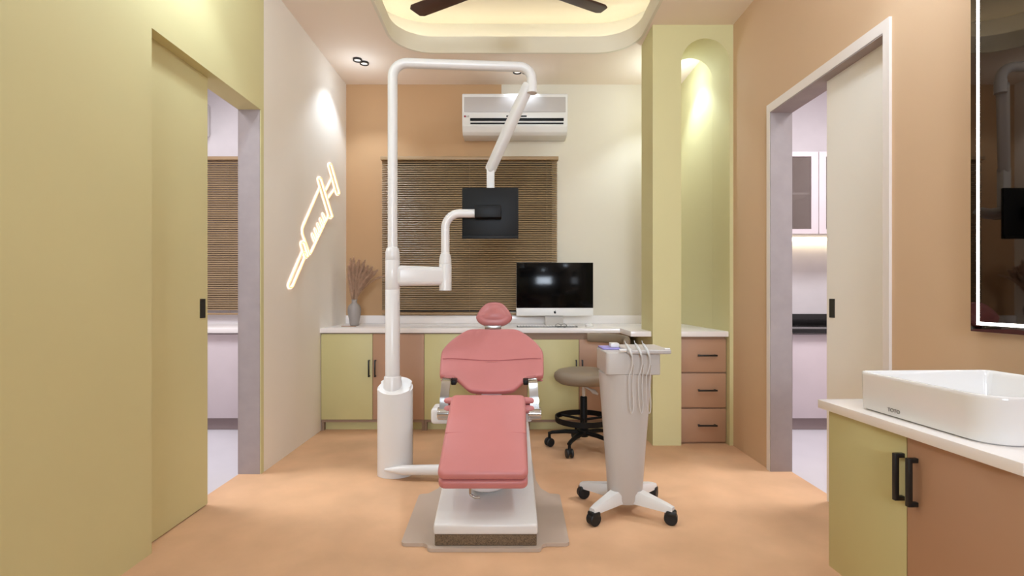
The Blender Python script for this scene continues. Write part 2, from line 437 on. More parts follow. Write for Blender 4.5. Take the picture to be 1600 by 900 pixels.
# ------------------------------------------------------------------ ceiling spotlights (pairs of black rings)
def spot_fixture(name, label, loc, watts, off=(.034, .022), fill=.3):
    t = thing(name, label, 'spotlight', loc, group='twin ceiling spotlights')
    for s in (-1, 1):
        px, py = s*off[0]*.55, s*off[1]*1.35
        bm = new(); lathe(bm, [(.026, -.002), (.036, -.002), (.036, -.013), (.026, -.013)], (px, py, 0), 28)
        # open ring
        bm.free(); bm = new()
        prof = [(.0365, 0), (.0365, -.014), (.027, -.014), (.027, 0)]
        rings = [[bm.verts.new((px+r*math.cos(2*PI*k/28), py+r*math.sin(2*PI*k/28), h)) for k in range(28)] for r, h in prof]
        for a, b in zip(rings, rings[1:]+rings[:1]):
            for k in range(28): bm.faces.new((a[k], a[(k+1)%28], b[(k+1)%28], b[k]))
        rg = obj('ring', bm, M['black'], t, local=True)
        bm = new(); lathe(bm, [(.0268, -.001), (.0268, -.006), (0, -.006)], (px, py, 0), 28); obj('lens', bm, M['spotled'], rg, local=True)
    l = bpy.data.lights.new('spot_beam', 'SPOT'); l.energy = watts; l.color = SPOT_COL; l.spot_size = math.radians(104); l.spot_blend = .5; l.shadow_soft_size = .03
    o = bpy.data.objects.new('spot_beam', l); C.objects.link(o); o.parent = t; o.location = (0, 0, -.02); W[o] = W[t]
    l = bpy.data.lights.new('spot_fill', 'POINT'); l.energy = watts*fill; l.color = SPOT_COL; l.shadow_soft_size = .06  # extra point lamp added to brighten upper walls and ceiling
    o = bpy.data.objects.new('spot_fill', l); C.objects.link(o); o.parent = t; o.location = (0, 0, -.2); W[o] = W[t]
    return t
spot_fixture('ceiling_spotlight', 'pair of black ringed ceiling spotlights near the left wall corner', (-1.185, 4.12, H), SPOT_W*.62, fill=.05)
spot_fixture('ceiling_spotlight', 'pair of black ringed ceiling spotlights half hidden behind the white overhead arm', (.115, 4.31, H), SPOT_W*.22, off=(.07, 0), fill=.03)
spot_fixture('ceiling_spotlight', 'pair of ceiling spotlights above the arched niche', (1.30, 4.12, H), SPOT_W*.75, fill=.14)
spot_fixture('ceiling_spotlight', 'added unseen pair of ceiling spotlights above the left doorway', (-1.1, 2.2, H), SPOT_W*.5, fill=.5)  # this pair and the next four are unseen, added for room brightness
spot_fixture('ceiling_spotlight', 'added unseen pair of ceiling spotlights above the right doorway', (1.1, 1.7, H), SPOT_W*.62, fill=.6)
spot_fixture('ceiling_spotlight', 'added unseen pair of ceiling spotlights above the vanity counter', (1.3, .75, H), SPOT_W*.5, fill=.4)
spot_fixture('ceiling_spotlight', 'added unseen pair of ceiling spotlights above the near left wall', (-.9, .5, H), SPOT_W*.12, fill=.8)
spot_fixture('ceiling_spotlight', 'added unseen pair of ceiling spotlights at the middle of the entrance end', (.1, -.5, H), SPOT_W*.25, fill=.8)

# ------------------------------------------------------------------ ceiling fan
fan = thing('ceiling_fan', 'dark brown ceiling fan hanging in the raised ceiling recess', 'ceiling fan', (0, 2.96, 2.86))
bm = new(); lathe(bm, [(0, -.03), (.07, -.028), (.1, -.005), (.1, .05), (.075, .085), (.03, .1), (0, .1)], (0, 0, 0), 32); obj('hub', bm, M['fan'], fan, local=True)
bm = new(); lathe(bm, [(.012, .09), (.012, .34)], (0, 0, 0), 16); obj('downrod', bm, M['fan'], fan, local=True)
bm = new(); lathe(bm, [(0, .33), (.03, .33), (.06, .385), (.06, .398), (0, .398)], (0, 0, 0), 24); obj('canopy', bm, M['fan'], fan, local=True)
for ang in (30, 150, 270):
    bm = new(); prism(bm, [(.08, -.03), (.2, -.055), (.67, -.066), (.70, -.05), (.715, .03), (.69, .052), (.2, .055), (.08, .03)], 'z', -.006, .006, r=.004)
    bm.transform(Matrix.Rotation(math.radians(ang), 4, 'Z') @ Matrix.Rotation(math.radians(8), 4, 'X') @ Matrix.Translation((0, 0, .03)))
    obj('blade', bm, M['fan'], fan, local=True)

# ------------------------------------------------------------------ counter with cabinets along the back wall
CF, CZ0, CZ1 = 3.94, .757, .795
ct = thing('countertop', 'long white stone countertop along the back wall, stepping forward into the niche', 'countertop', (-.2, 4.25, CZ0))
bm = new()
outl = [(XL, CF), (.862, CF), (.862, 3.6), (AX0-.001, 3.6), (AX0-.001, AY1+.001), (1.2075, AY1+.001), (1.2075, 3.585), (1.5445, 3.585), (1.5445, YB), (XL, YB)]
prism(bm, outl, 'z', CZ0, CZ1, r=.003)
obj('slab', bm, M['counter'], ct)
obj('backsplash', B((XL+.001, YB-.02, CZ1), (1.543, YB, .868), .002), M['counter'], ct)

def bar_handle(bm, c, length, axis, out=.03, th=.011):
    """square bar pull on a front facing -Y at depth c.y"""
    x, y, z = c; hl = length/2
    if axis == 'z':
        box(bm, (x-th/2, y-out, z-hl), (x+th/2, y-out+th, z+hl), .0015)
        for s in (-1, 1): box(bm, (x-th/2, y-out+th*.5, z+s*(hl-th)-th/2+s*th/2), (x+th/2, y+.001, z+s*(hl-th)+th/2+s*th/2), .001)
    else:
        box(bm, (x-hl, y-out, z-th/2), (x+hl, y-out+th, z+th/2), .0015)
        for s in (-1, 1): box(bm, (x+s*(hl-th)-th/2, y-out+th*.5, z-th/2), (x+s*(hl-th)+th/2, y+.001, z+th/2), .001)
UW = .798
def cabinet(x0, label, ztop, group):
    t = thing('base_cabinet', label, 'cabinet', (x0+UW/2, 4.25, 0), group=group)
    f = 3.975
    bm = new(); box(bm, (x0+.001, f+.0005, .085), (x0+UW-.001, YB-.002, CZ0-.001))
    obj('body', bm, M['carcass'], t)
    bm = new(); box(bm, (x0+.02, f+.03, 0), (x0+UW-.02, f+.045, .085)); obj('plinth', bm, M['cabgreen'], t)
    bm = new(); box(bm, (x0+.001, f-.008, 0), (x0+.02, f+.06, .085)); box(bm, (x0+UW-.02, f-.008, 0), (x0+UW-.001, f+.06, .085)); box(bm, (x0+.001, f-.012, .066), (x0+UW-.001, f+.05, .085))
    obj('foot_frame', bm, M['carcass'], t)
    for i, mk in enumerate(('cabgreen', 'cabbrown')):
        a = x0+.0015+i*UW/2; b = x0-.0015+(i+1)*UW/2
        d = obj('door', B((a, f-.018, .087), (b, f, ztop), .001), M[mk], t)
        hx = b-.022 if i == 0 else a+.022
        bm = new(); bar_handle(bm, (hx, f-.018, .485), .13, 'z', .032, .010); obj('handle', bm, M['black'], d)
    return t
c0 = cabinet(XL+.003, 'sage and brown two-door base cabinet in the left corner under the vase', .749, 'base cabinets along the back wall')
dup(c0, (XL+.003+UW*1.5, 4.25, 0), 'sage and brown two-door base cabinet behind the pink dental chair')
cabinet(XL+.003+2*UW, 'sage and brown two-door base cabinet behind the stool, set below a taupe rail', .705, 'base cabinets along the back wall')

# drawer unit in the niche
t = thing('drawer_unit', 'brown three-drawer unit in the bottom of the arched niche', 'drawer unit', (1.375, 3.85, 0))
obj('body', B((1.209, 3.64, 0), (1.543, 4.3, CZ0-.001)), M['cabbrown'], t)
for z0, z1 in ((.012, .246), (.256, .496), (.506, .738)):
    dr = obj('drawer', B((1.212, 3.618, z0), (1.540, 3.64, z1), .0015), M['cabbrown'], t)
    bm = new(); bar_handle(bm, (1.402, 3.618, (z0+z1)/2+.003), .135, 'x', .03, .011); obj('handle', bm, M['black'], dr)

# ------------------------------------------------------------------ window blinds
def blind(x0, x1, z0, z1, y, label, cx=None):
    t = thing('window_blind', label, 'blind', ((x0+x1)/2, y, z0), group='brown slatted window blinds')
    obj('head_rail', B((x0-.01, y-.028, z1-.03), (x1+.01, y+.028, z1), .003), M['rail'], t)
    bm = new(); n = int((z1-.035-z0-.03)/.0195)
    for k in range(n):
        z = z1-.045-k*.0195
        m_ = Matrix.Translation(((x0+x1)/2, y, z)) @ Matrix.Rotation(math.radians(46+random.uniform(-1.5, 1.5)), 4, 'X')
        hw = (x1-x0)/2; cs = []
        for j in range(5):
            u = -.0125+.025*j/4; cs.append((u, .0022*(1-(u/.0125)**2)))
        top = [[bm.verts.new(m_ @ Vector((sx, u, h+.0004))) for u, h in cs] for sx in (-hw, hw)]
        bot = [[bm.verts.new(m_ @ Vector((sx, u, h-.0004))) for u, h in cs] for sx in (-hw, hw)]
        for j in range(4):
            bm.faces.new((top[0][j], top[0][j+1], top[1][j+1], top[1][j])); bm.faces.new((bot[0][j], bot[1][j], bot[1][j+1], bot[0][j+1]))
        for A in (0, 1): bm.faces.new([*top[A], *bot[A][::-1]])
        bm.faces.new((top[0][0], top[1][0], bot[1][0], bot[0][0])); bm.faces.new((top[0][4], top[1][4], bot[1][4], bot[0][4]))
    obj('slats', bm, M['slat'], t, smooth=60)
    obj('bottom_rail', B((x0, y-.013, z0), (x1, y+.013, z0+.016), .003), M['rail'], t)
    bm = new()
    for fx in (.06, .5, .94):
        X = x0+(x1-x0)*fx
        for dy in (-.0135, .0135): tube(bm, [(X, y+dy, z0+.01), (X, y+dy, z1-.02)], .0008, 5)
    obj('ladder_cord', bm, M['rail'], t)
blind(-1.12, .435, .875, 2.276, YB-.035, 'wide brown slatted blind over the window behind the dental chair')
blind(-3.2, -1.75, .875, 2.276, YB-.035, 'narrow strip of brown slatted blind seen through the left doorway')

# ------------------------------------------------------------------ left room furniture
t = thing('base_cabinet', 'pale lavender base cabinet run seen through the left doorway', 'cabinet', (-2.4, 4.27, 0))
obj('body', B((LX+.002, 3.99, .09), (XL-.14, YB-.002, .755)), M['pinkwhite'], t)
obj('plinth', B((LX+.002, 4.0, 0), (XL-.14, YB-.01, .09)), M['plinthgrey'], t)
for k in range(4):
    a = XL-.14-.42*(k+1); obj('door', B((a+.002, 3.97, .095), (a+.418, 3.99, .745), .0015), M['pinkwhite'], t)
tag(obj('countertop', B((LX+.002, 3.93, .757), (XL-.136, YB-.001, .797), .003), M['counter'], origin=(-2.4, 4.25, .757)), 'white countertop seen through the left doorway under the blind', 'countertop')
t = thing('air_conditioner', 'sliver of a white air conditioner through the left doorway', 'air conditioner', (-3.0, YB, 2.46))
obj('casing', B((-3.298, YB-.2, 2.46), (-2.665, YB-.001, 2.75), .015, 3), M['whitematte'], t)
obj('vent', B((-3.2, YB-.203, 2.52), (-2.72, YB-.19, 2.535)), M['blackplastic'], t)

# ------------------------------------------------------------------ right room kitchen
t = thing('base_cabinet', 'pale pink base cabinet run seen through the right doorway', 'cabinet', (2.6, 4.27, 0))
obj('body', B((XR+.121, 3.99, .09), (RX-.002, YB-.002, .755)), M['pinkwhite'], t)
obj('plinth', B((XR+.121, 4.0, 0), (RX-.002, YB-.01, .09)), M['plinthgrey'], t)
for k in range(3):
    a = XR+.123+.5*k+.01*(k > 0)
    d = obj('door', B((a+.002, 3.97, .095), (a+.498, 3.99, .745), .0015), M['pinkwhite'], t)
    bm = new(); bar_handle(bm, (a+.47, 3.97, .42), .12, 'z'); obj('handle', bm, M['black'], d)
t = thing('kitchen_countertop', 'black stone counter with upstand seen through the right doorway', 'countertop', (2.6, 4.25, .757))
obj('slab', B((XR+.121, 3.93, .757), (RX-.002, YB-.001, .79), .003), M['blackstone'], t)
obj('upstand', B((XR+.121, YB-.03, .79), (RX-.002, YB-.001, .882), .002), M['blackstone'], t)
t = thing('wall_cabinet', 'pale glass-fronted wall cabinet seen through the right doorway', 'wall cabinet', (2.7, 4.4, 1.55))
bm = new()
box(bm, (XR+.121, 4.25, 1.555), (RX-.01, YB-.001, 1.575)); box(bm, (XR+.121, 4.25, 2.215), (RX-.01, YB-.001, 2.235)); box(bm, (XR+.121, YB-.015, 1.575), (RX-.01, YB-.001, 2.215))
for X in (XR+.121, 2.555, RX-.028): box(bm, (X, 4.25, 1.575), (X+.018, YB-.015, 2.215))
obj('body', bm, M['pinkwhite'], t)
obj('shelf', B((XR+.14, 4.27, 1.888), (RX-.03, YB-.016, 1.905)), M['trimwhite'], t)
for a, b in ((1.70, 2.075), (2.08, 2.562), (2.567, 3.05), (3.055, 3.388)):
    bm = new()
    for (p, q) in (((a, 1.556), (a+.058, 2.234)), ((b-.058, 1.556), (b, 2.234)), ((a+.058, 1.556), (b-.058, 1.595)), ((a+.058, 2.195), (b-.058, 2.234))): box(bm, (p[0], 4.228, p[1]), (q[0], 4.248, q[1]))
    d = obj('door', bm, M['pinkwhite'], t)
    g = obj('glass', B((a+.058, 4.236, 1.595), (b-.058, 4.240, 2.195)), M['smoke'], d)
tag(obj('light_strip', B((XR+.13, YB-.06, 1.53), (RX-.02, YB-.03, 1.554)), M['kled'], origin=(2.6, YB-.05, 1.53)), 'glowing warm strip light under the wall cabinet in the right room', 'light strip')

# ------------------------------------------------------------------ air conditioner
t = thing('air_conditioner', 'white wall air conditioner with black louvres above the blind', 'air conditioner', (.06, YB, 2.42))
ax0, ax1 = -.392, .507
bm = new()
prof = [(YB-.002, 2.425), (4.42, 2.425), (4.385, 2.445), (4.365, 2.49), (4.36, 2.56), (4.36, 2.755), (4.368, 2.768), (YB-.002, 2.768)]
prism(bm, prof, 'x', ax0, ax1, r=.006)
obj('casing', bm, M['whitematte'], t)
obj('front_panel', B((ax0+.018, 4.353, 2.607), (ax1-.018, 4.365, 2.735), .003), M['greyplastic'], t)
obj('louvre', B((ax0+.068, 4.356, 2.533), (ax1-.034, 4.368, 2.556), .001), M['blackplastic'], t)
bm = new(); box(bm, (ax0+.07, 4.357, 2.506), (ax1-.036, 4.371, 2.518), .001); obj('louvre', bm, M['blackplastic'], t)
obj('display', B((-.016, 4.354, 2.567), (.158, 4.364, 2.578), .002), M['blackplastic'], t)
bm = new(); lathe(bm, [(0, -.0035), (.0085, -.0035), (.0085, .002)], (ax0+.024, 4.36, 2.571), 20, axis='y')
lg = obj('logo', bm, M['red'], t)
tx = text_mesh('LG', .021, .001, Matrix.Translation((ax0+.047, 4.3585, 2.571)) @ Matrix.Rotation(PI/2, 4, 'X'))
obj('lettering', tx, M['greytext'], lg)

# ------------------------------------------------------------------ computer, keyboard, mouse
t = thing('computer', 'all-in-one desktop computer with black screen and silver chin on the white counter', 'computer', (.385, 4.3, CZ1))
sx0, sx1 = .068, .712
bm = new()
prism(bm, rrect(sx0, .877, sx1, 1.322, .008, 4), 'y', 4.285, 4.30, r=.001)
box(bm, (.2, 4.299, .95), (.58, 4.318, 1.25), .009)
obj('housing', bm, M['alu'], t)
obj('screen', B((sx0+.001, 4.282, .942), (sx1-.001, 4.287, 1.321), .002), M['screen'], t)
obj('chin', B((sx0, 4.2825, .877), (sx1, 4.287, .9415), .001), M['key'], t)
bm = new()
prism(bm, [(4.29, .80), (4.30, .80), (4.335, .90), (4.335, 1.0), (4.32, 1.0), (4.32, .905)], 'x', .312, .462, r=.002)
box(bm, (.312, 4.22, CZ1), (.462, 4.38, CZ1+.007), .003)
obj('stand', bm, M['alu'], t)
lc = (.392, .908)
ap = spline([(0, -.0105), (.004, -.0115), (.0085, -.006), (.0098, -.002), (.006, .001), (.0062, .005), (.009, .008), (.0055, .0098), (.001, .0085), (-.004, .0098), (-.0092, .007), (-.0105, 0), (-.0075, -.008), (-.004, -.0115)], 4)
bm = new(); prism(bm, [(lc[0]+a, lc[1]+b-.002) for a, b in ap], 'y', 4.281, 4.284)
prism(bm, [(lc[0]+a, lc[1]+b+.0115) for a, b in spline([(0, -.001), (.0035, .001), (.0045, .006), (.001, .0035)], 4)], 'y', 4.281, 4.284)
obj('logo', bm, M['blackplastic'], t)
t = thing('keyboard', 'thin white keyboard in front of the desktop computer', 'keyboard', (.31, 4.1, CZ1))
obj('base', B((.07, 4.04, CZ1+.0005), (.55, 4.16, CZ1+.006), .002), M['black'], t)
bm = new()
for r_ in range(5):
    for c_ in range(20):
        x = .078+c_*.0232; y = 4.048+r_*.0212
        if r_ == 0 and 4 <= c_ <= 8:
            if c_ == 4: box(bm, (x, y, CZ1+.0055), (x+.0232*5-.004, y+.0175, CZ1+.0085), .001, 1)
            continue
        box(bm, (x, y, CZ1+.0055), (x+.0195, y+.0175, CZ1+.0085), .001, 1)
obj('keys', bm, M['key'], t)
bm = new(); lathe(bm, [(.031, 0), (.0335, .006), (.030, .016), (.018, .0235), (0, .026)], (.652, 4.12, CZ1+.0005), 28, sx=1.0, sy=1.55)
tag(obj('computer_mouse', bm, M['key'], origin=(.652, 4.12, CZ1)), 'small white computer mouse on the counter beside the keyboard', 'mouse')
# glasses lying by the keyboard
t = thing('eyeglasses', 'small dark pair of eyeglasses lying on the keyboard edge', 'glasses', (.42, 4.03, CZ1))
bm = new()
for s in (-1, 1):
    tube(bm, [(.415+s*.024+.02*math.cos(a), 4.018+.003*math.sin(a), CZ1+.016+.0135*math.sin(a)) for a in [2*PI*k/20 for k in range(20)]], .0016, 6, closed=True)
tube(bm, [(.411, 4.016, CZ1+.02), (.415, 4.015, CZ1+.022), (.419, 4.016, CZ1+.02)], .0014, 6)
obj('front_frame', bm, M['blackplastic'], t)
for s in (-1, 1):
    bm = new(); tube(bm, fillet([(.415+s*.044, 4.017, CZ1+.018), (.415+s*.045, 4.0, CZ1+.016), (.415-s*.03, 3.985+s*.006, CZ1+.003)], .004), .0014, 6); obj('temple', bm, M['blackplastic'], t)

# ------------------------------------------------------------------ vase with dried grass
VX, VY = -1.283, 4.27
bm = new(); lathe(bm, [(0, 0), (.03, 0), (.036, .004), (.043, .05), (.052, .10), (.055, .135), (.047, .165), (.024, .188), (.02, .20), (.024, .214), (.026, .218), (.021, .216), (.017, .20), (.02, .185), (.04, .15), (0, .03)], (VX, VY, CZ1+.0005), 36)
tag(obj('vase', bm, M['vase'], origin=(VX, VY, CZ1)), 'grey ceramic vase standing on the left end of the white counter', 'vase')
def pampas(name, label, tip, bend, plume, fluff, group=None):
    base = Vector((VX+random.uniform(-.009, .009), VY+random.uniform(-.009, .009), CZ1+.06))
    neck = Vector((VX+random.uniform(-.01, .01)+.008*(1 if tip[0] > 0 else -1), VY+random.uniform(-.008, .008), CZ1+.215))
    tipv = Vector((VX+tip[0], VY+tip[1], CZ1+tip[2]))
    mid = neck.lerp(tipv, .5)+Vector(bend)
    path = ospline([base, neck, mid, tipv], 8)
    o = thing(name, label, 'dried grass', (VX, VY, CZ1), group=group)
    bm = new(); tube(bm, path, [.0016]*len(path), 5); obj('stem', bm, M['stem'], o)
    bm = new(); n = len(path); s0 = int(n*(1-plume))
    for i in range(s0, n-1):
        f = (i-s0)/(n-1-s0); wv = math.sin(PI*min(1, f*.85+.12))
        for q in range(80):
            p = path[i].lerp(path[i+1], random.random()); d = (path[i+1]-path[i]).normalized()
            side = Vector((random.gauss(0, 1), random.gauss(0, 1), random.gauss(0, 1))); side = (side-d*side.dot(d)).normalized()
            L_ = fluff*wv*random.uniform(.5, 1.15); e = p+(d*.8+side*random.uniform(.15, .75)).normalized()*L_*1.6 + Vector((0, 0, -.004))
            wd = d.cross(side).normalized()*.0009
            m2 = p.lerp(e, .5)+side*.004
            a1, a2 = bm.verts.new(p-wd*.6), bm.verts.new(p+wd*.6); b1, b2 = bm.verts.new(m2-wd), bm.verts.new(m2+wd); c1 = bm.verts.new(e)
            bm.faces.new((a1, a2, b2, b1)); bm.faces.new((b1, b2, c1))
    obj('plume', bm, M['pampas'], o)
    return o
tips = [(-.03, 0, .56), (-.01, .02, .57), (.0, -.02, .52), (.03, .02, .55), (.05, -.02, .545), (.075, .01, .53), (.09, -.01, .545), (.10, .02, .49), (.12, -.02, .50), (.15, .0, .49), (.14, .03, .46), (.16, -.03, .455), (-.04, -.02, .50), (-.045, .02, .46), (.11, .0, .43), (.07, .03, .46), (.19, .01, .465)]
for i, tp in enumerate(tips):
    pampas('pampas_stem', 'dusty brown dried grass stem in the bunch standing in the grey vase', tp, (random.uniform(-.02, .0), 0, random.uniform(0, .02)), 0.66, .042, 'dried grass stems in the grey vase')
pampas('pampas_stem', 'long dried grass stem drooping right from the vase to behind the white pole', (.285, -.01, .425), (.01, 0, .055), .45, .012, None)
bm = new(); tube(bm, ospline([(-1.335, 4.10, CZ1+.004), (-1.29, 4.09, CZ1+.006), (-1.22, 4.11, CZ1+.0035)], 5), [.003]*11, 6)
tag(obj('dried_twig', bm, M['stem'], origin=(-1.29, 4.1, CZ1)), 'thin brown twig lying on the counter at the foot of the vase', 'twig')

# ------------------------------------------------------------------ neon syringe sign on the left wall
def nw(zx, zy, out=.02):
    px, py = 430+zx/3.913, 240+zy/3.913
    Y = 800*1.45/(794-px); return Vector((XL+out, Y, 1.05+(461-py)*Y/800))
sg = thing('neon_sign', 'glowing peach neon sign of a syringe on the cream left wall', 'neon sign', nw(230, 450, 0))
def neon(name, path, closed=False, hw=.0095, cw=.0055):
    bm = new(); tube(bm, [Vector((p.x-.014, p.y, p.z)) for p in path], hw, 12, closed=closed, ellipse=(1, .3)); o = obj(name, bm, M['neonhalo'], sg)  # glowing flat ribbon stands in for the bloom around the tube
    bm = new(); tube(bm, [Vector((p.x-.010, p.y, p.z)) for p in path], cw, 8, closed=closed); obj('core', bm, M['neoncore'], o)
def capsule(a, b, hw):
    A, B_ = Vector((*a, 0)), Vector((*b, 0)); d = (B_-A).normalized(); s = Vector((-d.y, d.x, 0)); out = []
    for c, sgn in ((B_, 1), (A, -1)):
        for k in range(9):
            th = PI*k/8; q = c+(s*math.cos(th)*sgn+d*math.sin(th)*sgn)*hw
            out.append(nw(q.x, q.y))
    return out
neon('thumb_rest', capsule((330, 72), (378, 240), 10), True)
neon('flange', capsule((266, 158), (334, 382), 11), True)
neon('plunger_rod', [nw(338, 158), nw(304, 226)])
neon('plunger_rod', [nw(358, 218), nw(322, 268)])
neon('barrel', fillet([nw(266, 212), nw(154, 470), nw(208, 618), nw(322, 378)], [.04, .02], 5))
neon('needle_hub', capsule((162, 552), (184, 622), 12), True)
neon('needle', capsule((168, 618), (88, 806), 14), True)
pts = []
for k in range(5):
    bx, by = 232+k*17, 540-k*34
    pts += [(bx-14, by-36), (bx+6, by+8)] if k % 2 == 0 else [(bx+6, by+8), (bx-10, by-40)]
tick = []
for k in range(5):
    bx, by = 236+k*16, 535-k*31
    tick += [(bx-2, by+4), (bx-17, by-38), (bx-10, by-46), (bx+4, by-14)]
neon('dose_marks', ospline([nw(*p) for p in tick], 4), hw=.0055, cw=.003)

# ------------------------------------------------------------------ dental chair
CX = -.10
ch = thing('dental_chair', 'pink dental chair with white base on a beige floor plate', 'dental chair', (CX, 2.7, 0))
# floor plate
plate = [(-.448, 2.135), (-.355, 2.135), (-.335, 2.12), (-.33, 2.088), (.135, 2.088), (.14, 2.12), (.16, 2.135), (.256, 2.135), (.268, 2.66), (.215, 2.67), (.175, 2.74), (.155, 2.86), (.15, 3.3), (-.35, 3.3), (-.355, 2.86), (-.375, 2.74), (-.415, 2.67), (-.462, 2.66)]
plate = [p for q in [fillet([(*plate[i-1], 0), (*plate[i], 0), (*plate[(i+1)%len(plate)], 0)], .02, 4)[1:-1] for i in range(len(plate))] for p in [(v.x, v.y) for v in q]]
bm = new(); prism(bm, plate, 'z', .001, .016, r=.003, seg=1); obj('floor_plate', bm, M['plate'], ch)
obj('plinth', B((-.303, 2.11, .016), (.118, 3.24, .063), .004), M['speckle'], ch)
bm = new(); prism(bm, [(2.105, .063), (2.105, .106), (2.2, .126), (2.9, .262), (3.0, .285), (3.26, .285), (3.26, .063)], 'x', -.308, .122, r=.009, seg=3); obj('base', bm, M['white'], ch)
obj('lift_column', B((CX-.12, 2.75, .25), (CX+.12, 3.15, .43), .02, 3), M['white'], ch)
# leg rest
O = Vector((CX-.005, 2.1, .323)); V = Vector((0, .62, .203)); Ls = V.length; V.normalize(); U = Vector((1, 0, 0)); N = U.cross(V)
def lr(f0, f1, b0, b1, rad): 
    q = [(f0, 0), (f1, 0), (b1, Ls), (b0, Ls)]; out = []
    for i in range(4): out += [(v.x, v.y) for v in fillet([(*q[i-1], 0), (*q[i], 0), (*q[(i+1)%4], 0)], rad, 6)[1:-1]]
    return out
bm = new(); cushion(bm, lr(-.188, .188, -.196, .196, .03), O-N*.045, U, V, N, .045, .02, dome=.004); obj('leg_rest', bm, M['pink'], ch)
bm = new(); cushion(bm, lr(-.187, .187, -.195, .195, .03), O-N*.088, U, V, N, .041, .014); obj('leg_rest_base', bm, M['pinkdark'] if False else M['pink'], ch)
p1 = Ls*.44
bm = new(); tube(bm, [O+U*(-.186+.372*k/12)+V*p1+N*(.0008-.0015*(0 if 0 < k < 12 else 1)) for k in range(13)], .0022, 6); obj('leg_rest_seam', bm, M['pink'], ch)
bm = new(); lathe(bm, [(0, 0), (.07, 0), (.088, .012), (.088, .2), (0, .2)], (CX, 2.36, .165), 36); obj('swivel_boss', bm, M['white'], ch)
bm = new(); tube(bm, fillet([(-.16, 2.16, .235), (-.16, 2.16, .208), (-.138, 2.15, .199), (-.118, 2.15, .2)], .012), .0055, 10); obj('release_lever', bm, M['steel'], ch)
# seat
O2 = Vector((CX, 2.70, .512)); V2 = Vector((0, .34, -.075)); L2 = V2.length; V2.normalize(); N2 = U.cross(V2)
so = rrect(-.253, 0, .253, L2, .035, 6)
bm = new(); cushion(bm, so, O2-N2*.036, U, V2, N2, .036, .0175); obj('seat', bm, M['pink'], ch)
bm = new(); cushion(bm, inset(so, .003), O2-N2*.085, U, V2, N2, .047, .02); obj('seat_base', bm, M['pink'], ch)
obj('seat_frame', B((CX-.21, 2.78, .40), (CX+.225, 3.12, .425), .008), M['white'], ch)
obj('side_box', B((-.418, 2.76, .352), (-.31, 2.9, .438), .018, 4), M['white'], ch)
obj('side_box', B((.09, 2.76, .365), (.127, 2.9, .44), .01, 3), M['white'], ch)
obj('side_bracket', B((-.32, 2.82, .385), (.1, 2.88, .41), .004), M['white'], ch)
# backrest
bO = Vector((CX, 3.0, .49)); bV = Vector((0, 1, 1)).normalized(); bN = U.cross(bV)
def bp(zx, zy):
    y = 460+zy/5.622; k = (y-461)/800; s = (.56-3*k)/(1+k); Y = 3+s
    return ((zx-500)/5.622*Y/800, s*math.sqrt(2))
half = [(520, 291), (640, 291), (715, 300), (790, 340), (870, 400), (925, 460), (948, 505), (955, 580), (958, 660), (957, 698), (945, 711), (880, 715), (825, 728), (775, 767), (715, 818), (665, 836), (560, 842)]
R_ = [bp(*p) for p in half]
cw = R_ + [(-x, y) for x, y in R_[::-1]]
ccw = spline(cw[::-1], 4)
def sag(u, v, h): return -.010*math.exp(-(u/.16)**2)*max(0, h-.025)/.025
bm = new(); cushion(bm, ccw, bO-bN*.05, U, bV, bN, .05, .018, dome=.006, dome_fn=sag, bottom_r=.028); br = obj('backrest', bm, M['pink'], ch)
bm = new(); cushion(bm, inset(ccw, .012), bO-bN*.066, U, bV, bN, .026, .010); obj('backrest_shell', bm, M['pink'], ch)
sm = []
for k in range(41):
    zx = 48+(948-48)*k/40; zz = 572+6*math.cos((zx-500)/140) if True else 0
    u, v = bp(zx, zz); sm.append(bO+U*u+bV*v+bN*(sag(u, v, .05)+(.0065 if 2 < k < 38 else (.001 if 0 < k < 40 else -.012))))
bm = new(); tube(bm, sm, .0022, 6); obj('backrest_seam', bm, M['pinkdark'], br)
# headrest
hO = Vector((CX+.006, 3.40, .848)); hV = Vector((0, .45, .89)).normalized(); hN = U.cross(hV)
hp = [(520, 40), (590, 55), (640, 105), (673, 165), (678, 195), (655, 230), (600, 262), (520, 270), (440, 262), (388, 232), (364, 195), (368, 165), (400, 105), (450, 55)]
ho = spline([((x-521)/5.622*3.45/800, (270-y)/5.622*3.46/800*1.02) for x, y in hp][::-1], 6)
bm = new(); cushion(bm, ho, hO-hN*.05, U, hV, hN, .06, .034, dome=.022); obj('headrest', bm, M['pink'], ch)
bm = new(); box(bm, (-.03, -.09, -.075), (.03, .1, -.055), .006)
bm.transform(Matrix.Translation(hO) @ Matrix((tuple(U)+(0,), tuple(hV)+(0,), tuple(hN)+(0,), (0, 0, 0, 1))).transposed()); obj('headrest_bar', bm, M['steel'], ch)
obj('headrest_plate', B((CX-.055, 3.36, .825), (CX+.055, 3.385, .85), .004), M['steel'], ch)
# back support under the backrest
bm = new(); prism(bm, [(2.98, .40), (3.1, .40), (3.42, .74), (3.38, .76), (3.02, .43)], 'x', CX-.06, CX+.06, r=.008); obj('back_support', bm, M['white'], ch)
